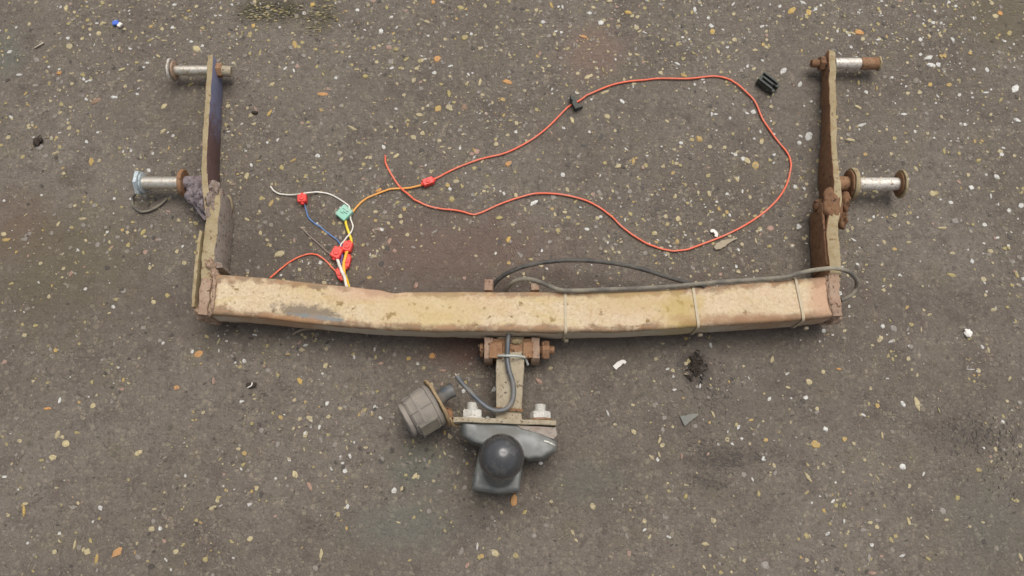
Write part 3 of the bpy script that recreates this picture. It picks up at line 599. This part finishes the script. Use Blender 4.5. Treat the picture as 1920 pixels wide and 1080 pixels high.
# lower pin of the brown arm
z = .034; a, b = P(1602, 345, z), P(1690, 345, z); b.y = a.y
pin([('mounting_pin', M['steel_dull'], cyl(a, b, .0105)), ('washer', M['edge'], washer(b - X * .001, .0235, .004, .25)), ('washer', M['brown'], washer(b - X * .0045, .0195, .003)), ('washer', M['edge'], washer(a - X * .0035, .0265, .007)), ('washer', M['brown'], washer(a - X * .0095, .0235, .004)),
     ('boss', M['orange_rust'], cyl(a - X * .035, a - X * .009, .0125))])

# ---- hitch bracket under the beam
Y = Vector((0, 1, 0))
for px0, px1, zt in ((916, 912, .052), (1004, 1003, .052)):
    mb = MB(); yf = P(px0, 676, .045).y; yr = P(px1, 529 if px0 < 950 else 537, .05).y; x = P(px0, 655, .045).x
    rr = []
    for y, z0, z1 in ((yf, .004, .040), (yf + .004, .001, .046), (yf + .03, .001, .050), (P(px0, 633, .05).y, .001, .050), (P(px0, 628, .05).y, .0, .0208), (P(px0, 552, .05).y, 0, .0208), (P(px0, 548, .05).y, 0, .064), (yr, .001, .066)):
        rr.append(rect_ring(Vector((x, y, 0)), X, .0065, z0, z1, .0012))
    mb.rings(rr); mb.rough(.0012, 90, px0); mb.build('bracket_plate', M['pinkrust'], bar)
mb = MB(); c = P(960, 655, .03); obox(mb, Vector((c.x, c.y, .024)), (1, 0), .034, .014, .021); mb.rough(.0012, 90, 77); mb.build('bracket_block', M['orange_rust'], bar)
for px, w_ in ((930, .010), (990, .007)):
    mb = MB(); c = P(px, 657, .046); obox(mb, Vector((c.x, c.y, .0475)), (1, 0), w_, .0125, .0035); mb.rough(.001, 110, px); mb.build('spacer', M['orange_rust'], bar)
z = .034; a = Vector((P(1008, 656, z).x, P(1008, 656, z).y, z))
mb = cyl(a - X * .086, a + X * .026, .0065); mb.rough(.0005, 150, 2); cb = mb.build('cross_bolt', M['orange_rust'], bar)
hexnut(a + X * .012, .0155, .012, ph=.35).build('nut', M['orange_rust'], cb); hexnut(a - X * .0865, .011, .006, ph=.1).build('bolt_head', M['brown'], cb)
mb = MB(); lump(mb, P(969, 640, .046), .009, .005, .005, .4, 140, seed=3); mb.build('weld_lump', M['edge'], bar, sharp=80)

# ---- neck bar from the bracket to the ball flange
mb = MB(); rr = []
for px, py, zt, w_ in ((957, 632, .043, .041), (957, 670, .046, .041), (956, 700, .049, .040), (955, 740, .052, .042), (954, 775, .055, .043), (954, 790, .056, .043)):
    p = P(px, py, zt); rr.append(Vector((p.x, p.y, zt))); rr[-1] = (rr[-1], w_)
cc = crom([p for p, w_ in rr], 6); rings = []
for i, p in enumerate(cc): rings.append(rect_ring(p, X, .0205 + .0012 * math.sin(i * .2), p.z - .035, p.z, .0025, 2))
mb.rings(rings); mb.rough(.0009, 80, 3); neck = mb.build('neck', M['neck'], bar)
mb = MB(); p0 = P(955, 768, .056); obox(mb, Vector((p0.x, p0.y, .0575)), (1, -.06), .021, .0022, .002); mb.rough(.001, 120, 9); mb.build('weld_bead', M['brown'], neck)

# ---- socket plate, flange bolts
mb = MB(); p0, p1 = P(850, 786, .079), P(1042, 793, .079)
rr = [rect_ring(p0.lerp(p1, t), Vector((0, 1, 0)), .0036, .022 + .02 * (1 - min(1, 8 * t)) + .0, .079, .001) for t in (0, .04, .15, .3, .5, .7, .85, .96, 1)]
mb.rings(rr); mb.rough(.0011, 70, 6); mb.build('socket_plate', M['neck'], bar)
mb = MB(); prism(mb, PL([(968, 797), (1043, 800), (1045, 816), (1038, 824), (1010, 812), (975, 803)], .074), .03, .0735, .0015); mb.rough(.001, 80, 2); mb.build('flange_shim', M['greyplate'], bar)
for px, py, mt in ((886, 776, 'zinc_white'), (1013, 779, 'zinc_white')):
    c = P(px, py, .056); hx = hexnut(c, .0155, .0115, Y, ph=.52 if px < 900 else .2).build('nut', M[mt], bar)
    cyl(c, c + Y * .0165, .0078).build('stud_end', M['zinc_white'], hx); thread(c + Y * .006, c + Y * .016, .0078, hx, M['zinc_white'], 6); washer(c - Y * .0065, .0165, .003, ax=Y).build('washer', M['orange_rust' if px > 900 else 'zinc_white'], hx)

# ---- tow ball forging: flange, foot and neck grown together, then the black ball
mb = MB()
prism(mb, PL([(862, 790), (930, 792), (980, 797), (1030, 812), (1046, 830), (1042, 846), (1020, 860), (990, 862), (962, 846), (920, 838), (885, 830), (866, 818)], .070), .012, .072, .006)
prism(mb, PL([(905, 815), (985, 822), (980, 870), (974, 921), (935, 926), (884, 918), (888, 890), (897, 850)], .060), .001, .060, .003)
pp = [P(936, 885, .05), P(938, 877, .075), P(939, 868, .10), P(940, 860, .125)]
tube(mb, pp, lambda t: .024 - .008 * t, 20, 6)
fo = mb.build('ball_mount', M['forging'], None); fl = fo.location.copy(); remesh(fo, .0018, 3); attach(fo, bar)
for p in fo.data.vertices:
    q = p.co * 45; p.co += p.normal * .0006 * noise.noise(q)
# highlight on the flange ear's chamfer, put in as a thin white strip
mb = MB(); tube(mb, PL([(1020, 827, .0725), (1030, 830, .0725), (1040, 835, .069)]), .0016, 8); mb.rough(.0006, 120, 1); mb.build('flange_glint', M['zinc_white'], fo, sharp=80)
c = P(940, 857, .135); rb = .0315; mb = MB(); lathe(mb, c - Vector((0, 0, rb * .98)), c + Vector((0, 0, rb)), [((1 - math.cos(math.pi * i / 26)) / 2, max(.0006, rb * math.sin(math.pi * i / 26))) for i in range(0, 27)], 48)
ball = mb.build('tow_ball', M['rubber'], bar, sharp=180)
mb = MB(); cs = c - Vector((0, 0, rb * .62)); rs_ = rb * math.sin(math.acos(.62)) + .0006
tube(mb, [cs + Vector((math.cos(a_), math.sin(a_), 0)) * rs_ for a_ in [2 * math.pi * k / 40 for k in range(41)]], .0016, 8, 1, smooth=False); mb.build('rim_lip', M['rubber'], ball)

# ---- trailer socket
z = .046; c0 = P(818, 757, z); ad = Vector((-.83, -.50, .10)).normalized()
mb = MB(); lathe(mb, c0, c0 + ad * .046, [(0, .028), (.02, .033), (.16, .034), (.18, .0325), (.55, .0315), (.58, .0325), (.64, .0325), (.68, .031), (.88, .029), (.97, .025), (1.0, .020), (1.0, .001)], 40); mb.rough(.0013, 55, 1)
sk = mb.build('trailer_socket', M['socket'], bar, sharp=30)
mb = MB(); lathe(mb, c0 - ad * .0045, c0, [(0, .001), (0, .0390), (.2, .0400), (.8, .0400), (1, .0390), (1, .001)], 44); mb.rough(.0013, 60, 2); mb.build('rim', M['rim'], sk)
s_, u_ = frame(ad)
for k in range(9):
    th = rad(-150 + k * 40); d = s_ * math.cos(th) + u_ * math.sin(th)
    mb = MB(); tube(mb, [c0 + ad * .009 + d * .0330, c0 + ad * .0425 + d * .0292], .0012, 6, 2); mb.build('rib', M['socket'], sk)
dn = (Vector((.45, -.75, .5)) - ad * ad.dot(Vector((.45, -.75, .5)))).normalized()
mb = MB(); q = c0 + ad * .026 + dn * .031
sd_ = ad.cross(dn).normalized()
for o_, hl, hw_, hh in ((0, .014, .0125, .003),):
    vs_ = [q + ad * a_ * hl + sd_ * b_ * hw_ * (1 - .12 * (k_ > 0)) + dn * k_ * hh for k_ in (-1, 1) for a_, b_ in ((-1, -1), (1, -1), (1, 1), (-1, 1))]
    mb.add(vs_, [[0, 1, 2, 3], [4, 5, 6, 7], [0, 1, 5, 4], [1, 2, 6, 5], [2, 3, 7, 6], [3, 0, 4, 7]])
mb.build('hinge_block', M['socket_dark'], sk)
mb = MB(); q = c0 + ad * .0475; lathe(mb, q - ad * .002, q + ad * .0055, [(0, .0255), (.25, .0265), (.8, .0265), (1, .0245), (1, .001)], 36); mb.rough(.0006, 80, 4); mb.build('lid', M['socket'], sk)
mb = MB(); q = c0 - ad * .004; e = P(851, 731, .05); tube(mb, [q + Vector((.003, .006, 0)), (q + e) / 2 + Vector((0, .004, .002)), e], .0105, 18, 6); mb.build('cable_gland', M['cable_blue'], sk, sharp=60)
mb = MB(); lump(mb, P(838, 778, .035), .009, .010, .013, .5, 120, seed=6); mb.build('mounting_tab', M['orange_rust'], sk, sharp=70)
mb = MB(); tube(mb, PL([(842, 784, .05), (850, 795, .05), (860, 799, .05)]), .003, 8); mb.build('mounting_screw', M['rim'], sk, sharp=80)

# ------------------------------------------------------------------ sheathed cables and ties
def cable(pts, r, mat, label, name='cable', seg=12):
    mb = MB(); tube(mb, PL(pts), r, seg, 10); mb.rough(r * .10, 60, pts[0][0]); return tag(mb.build(name, mat, sharp=80), label, 'cable')
cable([(916, 556, .010), (926, 534, .022), (945, 516, .036), (985, 499, .046), (1050, 488.5, .050), (1120, 490, .050), (1190, 501, .048), (1250, 519, .050), (1290, 530.5, .060), (1322, 536, .079)], .0036, M['cable_dark'], 'dark grey cable arching off the rear edge of the tan beam')
cable([(940, 562, .012), (950, 541, .034), (966, 527, .052), (990, 523, .062), (1015, 530, .070), (1042, 541, .080), (1065, 545, .083), (1130, 543, .080), (1230, 539, .078), (1300, 533.5, .081), (1345, 529, .077), (1420, 524, .077), (1470, 520, .082), (1500, 512, .087), (1530, 506, .089), (1565, 503, .089), (1590, 509, .082), (1605, 523, .066), (1606, 539, .048), (1595, 554, .044), (1577, 563, .044)], .0034, M['cable_dusty'], 'dusty tan cable tied along the beam and looping round its end')
cn = cable([(954, 625, .058), (952, 650, .057), (951, 672, .055), (954, 692, .056), (961, 715, .058), (963, 738, .060), (958, 757, .063), (944, 769, .066), (925, 769, .067), (903, 756, .066), (880, 733, .063), (864, 716, .060), (856, 705, .058)], .0037, M['cable_blue'], 'grey blue cable running over the neck to a cut end beside the socket')
for dx, dy in ((-9, 3), (5, -4), (-3, -5)):
    mb = MB(); tube(mb, PL([(857, 706, .058), (856 + dx * .6, 705 + dy * .7, .058), (856 + dx, 705 + dy, .056)]), .0008, 6, 4); o = mb.build('wire_strand', M['copper'], cn)
def tie(px_r, py_r, px_f, py_f, label, wdt=.0042, mat='tie', zt=ZT):
    a, b = P(px_r, py_r, zt), P(px_f, py_f, zt); loops = []
    for off, sgn in ((.0009, 0), (.0022, 0)):
        loops.append(beam_ring(a, b, off=off, bev=.006, k=4))
    t = (b - a).normalized(); ax = Vector((-t.y, t.x, 0)) * wdt / 2
    mb = MB(); n = len(loops[0]); rr = []
    for k in range(n): rr.append([loops[0][k] - ax, loops[0][k] + ax, loops[1][k] + ax, loops[1][k] - ax])
    mb.rings(rr, closed=True, caps=False)
    o = mb.build('cable_tie', M[mat], sharp=30)
    mb = MB(); q = P(px_f, py_f + 4, ZB + .004); obox(mb, Vector((q.x, P(px_f, py_f, ZT).y - .0035, ZB + .010)), (1, 0), .0032, .0022, .004); mb.build('lock_head', M[mat], o)
    return tag(o, label, 'cable tie', 'ties round the beam')
tie(1060, 545, 1061, 623, 'dusty cable tie round the beam closest to the neck bracket')
tie(1299, 537, 1310, 612, 'dusty cable tie round the beam between the other two ties')
tie(1491, 521, 1507, 599, 'dusty cable tie round the beam closest to the brown arm')
mb = MB(); tube(mb, PL([(934, 667, .046), (935, 667, .053), (943, 667, .0585), (952, 667, .0615), (962, 667, .0605), (975, 668, .055), (983, 670, .050), (986, 674, .042), (990, 684, .036)]), .0019, 8, 6)
tube(mb, PL([(934, 667, .046), (934, 668, .02), (958, 668, .008), (982, 669, .02), (984, 670, .044)]), .0016, 8, 6)
tag(mb.build('cable_tie', M['tie_pale'], sharp=80), 'pale cable tie wrapped round the neck and its cable', 'cable tie', 'ties round the beam')

# ------------------------------------------------------------------ loose wiring
wh = thing('wiring_harness', P(648, 525, 0), 'loose coloured wires with red splices and a long red loop behind the beam', 'wiring')
def wire(name, pts, r, mat, zz=None):
    mb = MB(); q = []
    for a in pts:
        zc = a[2] if len(a) > 2 else r * .9; q.append(P(a[0], a[1], zc))
    q = crom(q, 3); ph = pts[0][0] * .013
    for i in range(1, len(q) - 1):
        d = (q[i + 1] - q[i - 1]).normalized(); sd2 = Vector((-d.y, d.x, 0))
        q[i] = q[i] + sd2 * (.0011 * noise.noise(Vector((i * .33, ph, 0))) + .0007 * noise.noise(Vector((i * .9, ph, 3)))) + Vector((0, 0, max(0, .003 * noise.noise(Vector((i * .16, ph, 9))))))
    tube(mb, q, r, 10, 4); return mb.build(name, mat, wh, sharp=80)
wire('red_wire', [(722, 291, .006), (725, 310), (745, 345), (765, 364, .0055), (785, 378), (820, 391), (860, 396), (885, 402), (905, 398), (950, 378), (1000, 364), (1050, 365), (1100, 377), (1140, 400), (1165, 425), (1200, 450), (1240, 466), (1275, 470), (1310, 461), (1380, 431), (1430, 400), (1465, 364), (1482, 322), (1479, 292), (1455, 260), (1431, 225), (1415, 190), (1395, 170), (1370, 150), (1340, 143), (1290, 148), (1230, 148), (1160, 156), (1110, 175), (1085, 190), (1060, 205), (1010, 253), (960, 282), (900, 299), (850, 318), (812, 337)], .0016, M['wire_red'])
wire('orange_wire', [(795, 346, .004), (770, 352, .0022), (757, 353, .002), (730, 356), (691, 370), (672, 385), (658, 403, .004)], .0017, M['wire_orange'])
wire('white_wire', [(507, 349, .004), (515, 358), (527, 363.5), (545, 365), (565, 363, .008), (585, 361, .004), (610, 362), (632, 371), (650, 383), (656.5, 394, .004), (658, 412, .0045), (661, 425, .004), (657, 438, .005), (647, 449, .006), (640, 458, .007), (636, 468, .008)], .0013, M['wire_white'])
wire('blue_wire', [(570, 382, .004), (573, 392), (580, 410), (600, 426), (622, 443), (636, 455), (645, 466, .004)], .0012, M['wire_blue'])
wire('grey_wire', [(563, 426), (578, 441), (600, 460), (615, 474), (626, 482, .004)], .0011, M['wire_grey'])
wire('violet_wire', [(640, 464, .006), (642, 480, .005), (640, 492, .004), (644, 510, .004)], .0019, M['wire_violet'])
wire('yellow_wire', [(648, 414, .005), (652, 430, .004), (657, 446, .003), (658, 460, .005)], .0022, M['wire_yellow'])
wire('amber_wire', [(653, 470, .007), (648, 482, .009), (644, 498, .009), (645, 512, .010), (649, 526, .014), (652, 540, .016)], .0025, M['wire_amber'])
wire('pale_wire', [(631, 480, .008), (637, 498, .010), (643, 514, .013), (648, 528, .016), (652, 542, .018)], .0026, M['wire_white'])
wire('yellow_wire', [(645, 508, .006), (650, 522, .010), (655, 540, .012)], .002, M['wire_yellow'])
wire('red_wire', [(506, 521, .012), (515, 513, .006), (532, 499), (555, 484), (575, 477), (590, 477), (606, 485), (620, 499), (634, 513, .005), (644, 526, .008)], .0014, M['wire_red'])
def splice(px, py, L, W, Ht, ang, mat='splice_red', z0=.0006, parent=wh):
    mb = MB(); c = P(px, py, z0 + Ht / 2); ax = (math.cos(ang), math.sin(ang)); obox(mb, c, ax, L / 2, W / 2, Ht / 2, .0016)
    o = mb.build('splice_connector', M[mat], parent)
    d = Vector((ax[0], ax[1], 0)); n_ = Vector((-d.y, d.x, 0))
    mb = MB(); lathe(mb, c + Vector((0, 0, Ht / 2 - .0005)), c + Vector((0, 0, Ht / 2 + .0018)), [(0, W * .30), (.7, W * .30), (1, W * .24), (1, W * .13), (.55, W * .11), (.55, .0005)], 16); mb.build('press_button', M[mat], o)
    for s in (-1, 1):
        mb = MB(); e = c + d * s * L * .5; lathe(mb, e - d * s * .001, e + d * s * .003, [(0, .0036), (.8, .0034), (1, .003), (1, .0005)], 12); mb.build('wire_entry', M[mat], o)
    return o
splice(803, 341, .019, .0125, .010, rad(22))
splice(567, 373, .014, .0150, .012, rad(95))
splice(632, 475, .019, .0165, .013, rad(65))
splice(652, 463, .0165, .0155, .011, rad(75))
splice(651, 491, .020, .0115, .009, rad(80))
splice(637, 515, .016, .010, .008, rad(115))
g = MB(); gc = P(646, 400, .006); obox(g, gc, (1, -.85), .0105, .0112, .0052, .0012); gs = g.build('green_splice', M['splice_green'], wh)
for t0, t1, o_ in ((-.005, .001, -.0035), (-.002, .006, .0), (.001, .0055, .004), (-.006, -.002, .0035)):
    d = Vector((1, -.85, 0)).normalized(); n_ = Vector((-d.y, d.x, 0)); mb = MB()
    tube(mb, [gc + d * t0 + n_ * o_ + Vector((0, 0, .0052)), gc + d * t1 + n_ * (o_ + .0012) + Vector((0, 0, .0052))], .0006, 6, 2); mb.build('embossed_mark', M['mark'], gs)
cl = MB(); d = Vector((.35, -1, 0))
cp = P(1077, 194, .0055); obox(cl, cp, (.42, -1), .0125, .0042, .0052, .0008); cw = cl.build('wire_clip', M['black_plastic'], wh)
mb = MB(); obox(mb, P(1084, 202, .004), (1, .35), .008, .0022, .0035); mb.build('clip_tab', M['black_plastic'], cw)
mb = MB(); obox(mb, P(1071, 184, .010), (.3, -1), .0065, .0012, .004); mb.build('clip_tab', M['black_plastic'], cw)

# ------------------------------------------------------------------ small things lying on the asphalt
# black connector block
c = P(1436, 161, .0); ax = Vector((.70, -.66, 0)).normalized(); ay = Vector((-ax.y, ax.x, 0))
blk = thing('connector_block', Vector((c.x, c.y, 0)), 'small ribbed black plastic connector block lying beyond the red loop', 'connector')
mb = MB(); obox(mb, Vector((c.x, c.y, .0065)) - ax * .003, ax, .0135, .0105, .006, .001); mb.build('body', M['black_plastic'], blk)
for s in (-1, 0, 1):
    mb = MB(); obox(mb, Vector((c.x, c.y, .0145)) + ay * s * .0078 - ax * .001, ax, .0155 if s else .011, .0014, .0026, .0005); mb.build('rib', M['black_plastic'], blk)
for s in (-1, 1):
    mb = MB(); obox(mb, Vector((c.x, c.y, .0075)) + ay * s * .0062 + ax * .0145, ax, .0045, .0030, .0045, .0006); mb.build('prong', M['black_plastic'], blk)
mb = MB(); obox(mb, Vector((c.x, c.y, .004)) + ay * .0135 + ax * .005, ax, .008, .0035, .0028, .0006); mb.build('side_tab', M['black_plastic'], blk)

def sliver(name, pts, w0, th, mat, label, cat, z=.001, group=None, curl=0.0):
    """thin irregular flake lying on the ground: path with varying width"""
    c = crom(PL([(a[0], a[1], z + (a[2] if len(a) > 2 else 0)) for a in pts]), 5); mb = MB(); rr = []
    for i, p in enumerate(c):
        t = c[min(i + 1, len(c) - 1)] - c[max(i - 1, 0)]; s = Vector((-t.y, t.x, 0)).normalized()
        u = i / (len(c) - 1); wd = (w0(u) if callable(w0) else w0) * (1 + .25 * noise.noise(Vector((u * 7, p.x * 50, 0))))
        rr.append([p - s * wd + Vector((0, 0, curl * 1.0)), p + Vector((0, 0, -.0002)), p + s * wd + Vector((0, 0, curl * .4)), p + s * wd * .9 + Vector((0, 0, th + curl * .4)), p + Vector((0, 0, th)), p - s * wd * .9 + Vector((0, 0, th + curl))])
    mb.rings(rr); return tag(mb.build(name, mat, sharp=40), label, cat, group)
sliver('plastic_scrap', [(1152, 690), (1160, 683, .001), (1168, 678, .002), (1173, 681, .001)], lambda u: .0045 - .002 * u, .0012, M['white_scrap'], 'bent white plastic scrap lying below the right half of the beam', 'scrap', curl=.001)
sliver('plastic_scrap', [(1332, 434), (1338, 433, .002), (1343, 439, .001), (1342, 444)], .0028, .001, M['white_scrap'], 'curled white scrap touching the red wire loop', 'scrap', curl=.001)
sliver('wood_sliver', [(1340, 466), (1352, 459), (1366, 452), (1382, 447)], lambda u: .0015 + .0045 * math.sin(math.pi * min(1, u + .15)), .0018, M['wood'], 'pale wood sliver lying just outside the red wire loop', 'sliver')
sliver('wood_sliver', [(549, 627, .001), (560, 621, .003), (573, 617, .005), (585, 616, .006)], lambda u: .0012 + .001 * u, .0015, M['wood'], 'thin pale splinter poking out from under the beam', 'sliver')
sliver('slate_chip', [(1279, 790), (1288, 786, .001), (1298, 781, .002), (1309, 777, .001)], lambda u: .0075 * (1 - u) ** .7 + .0008, .0022, M['slate'], 'flat grey green pointed chip below the beam', 'chip')
tw = MB()
for i in range(60):
    a = P(rnd.gauss(1305, 8), rnd.gauss(690, 12), .0); an = rnd.gauss(-1.0, .9); L = rnd.uniform(.004, .014); z0 = rnd.uniform(.0006, .004)
    d = Vector((math.cos(an), math.sin(an), rnd.uniform(-.15, .15))) * L
    tube(tw, [a + Vector((0, 0, z0)) - d / 2, a + Vector((rnd.uniform(-.002, .002), 0, z0 + .001)), a + Vector((0, 0, z0)) + d / 2], rnd.uniform(.0006, .0013), 5, 3)
tag(tw.build('bark_clump', M['bark'], sharp=80), 'dark matted clump of bark fibres below the beam', 'debris')
mb = MB(); lump(mb, P(69, 265, .003), .006, .0075, .004, .5, 220, seed=4); lump(mb, P(75, 262, .004), .004, .004, .004, .5, 220, seed=8); tag(mb.build('dirt_clod', M['bark'], sharp=80), 'small dark crumb of dirt on bare asphalt beyond the lower blue arm pin', 'debris')
mb = MB(); lump(mb, P(478, 211, .002), .005, .003, .003, .5, 220, seed=14); tag(mb.build('dirt_clod', M['bark'], sharp=80), 'small dark crumb of dirt beside the blue painted arm', 'debris')
sc = thing('bent_shard', P(470, 723, 0), 'tiny dark shard with a white bent edge below the left beam half', 'scrap')
mb = MB(); lump(mb, P(472, 722, .002), .007, .005, .003, .4, 200, seed=24); mb.build('shard', M['bark'], sc, sharp=80)
mb = MB(); tube(mb, PL([(464, 727, .003), (471, 723, .006), (473, 717, .005)]), .001, 6, 4); mb.build('bent_edge', M['white_scrap'], sc)
sc = thing('plastic_scrap', P(221, 45, 0), 'tiny blue and white plastic scrap beyond the blue arm', 'scrap')
mb = MB(); obox(mb, P(217, 43, .003), (1, .2), .0052, .0042, .0024); mb.rough(.001, 200, 3); mb.build('blue_piece', M['blue_scrap'], sc)
mb = MB(); obox(mb, P(225, 47, .003), (.5, .8), .0042, .0032, .0026); mb.rough(.001, 200, 5); mb.build('white_piece', M['white_scrap'], sc)
mb = MB(); lump(mb, P(1815, 624, .003), .0062, .0066, .0035, .35, 260, seed=4); tag(mb.build('plaster_crumb', M['white_scrap'], sharp=30), 'white plaster crumb lying alone on the asphalt outside the brown arm', 'debris')
mb = MB(); tube(mb, PL([(65, 90, .0015), (73, 85, .002), (82, 80, .0015)]), .0013, 6, 4); tag(mb.build('metal_pin', M['copper'], sharp=80), 'tiny straight metal pin lying on the asphalt', 'pin')
mb = MB(); tube(mb, PL([(258, 360, .02), (249, 371, .004), (250, 386, .003), (262, 396, .003), (276, 396, .003), (291, 390, .003), (305, 380, .003), (313, 371, .003)]), .0022, 8, 8)
tag(mb.build('wire_offcut', M['cable_dusty'], sharp=80), 'thin bent dark wire offcut lying under the zinc nut', 'wire')
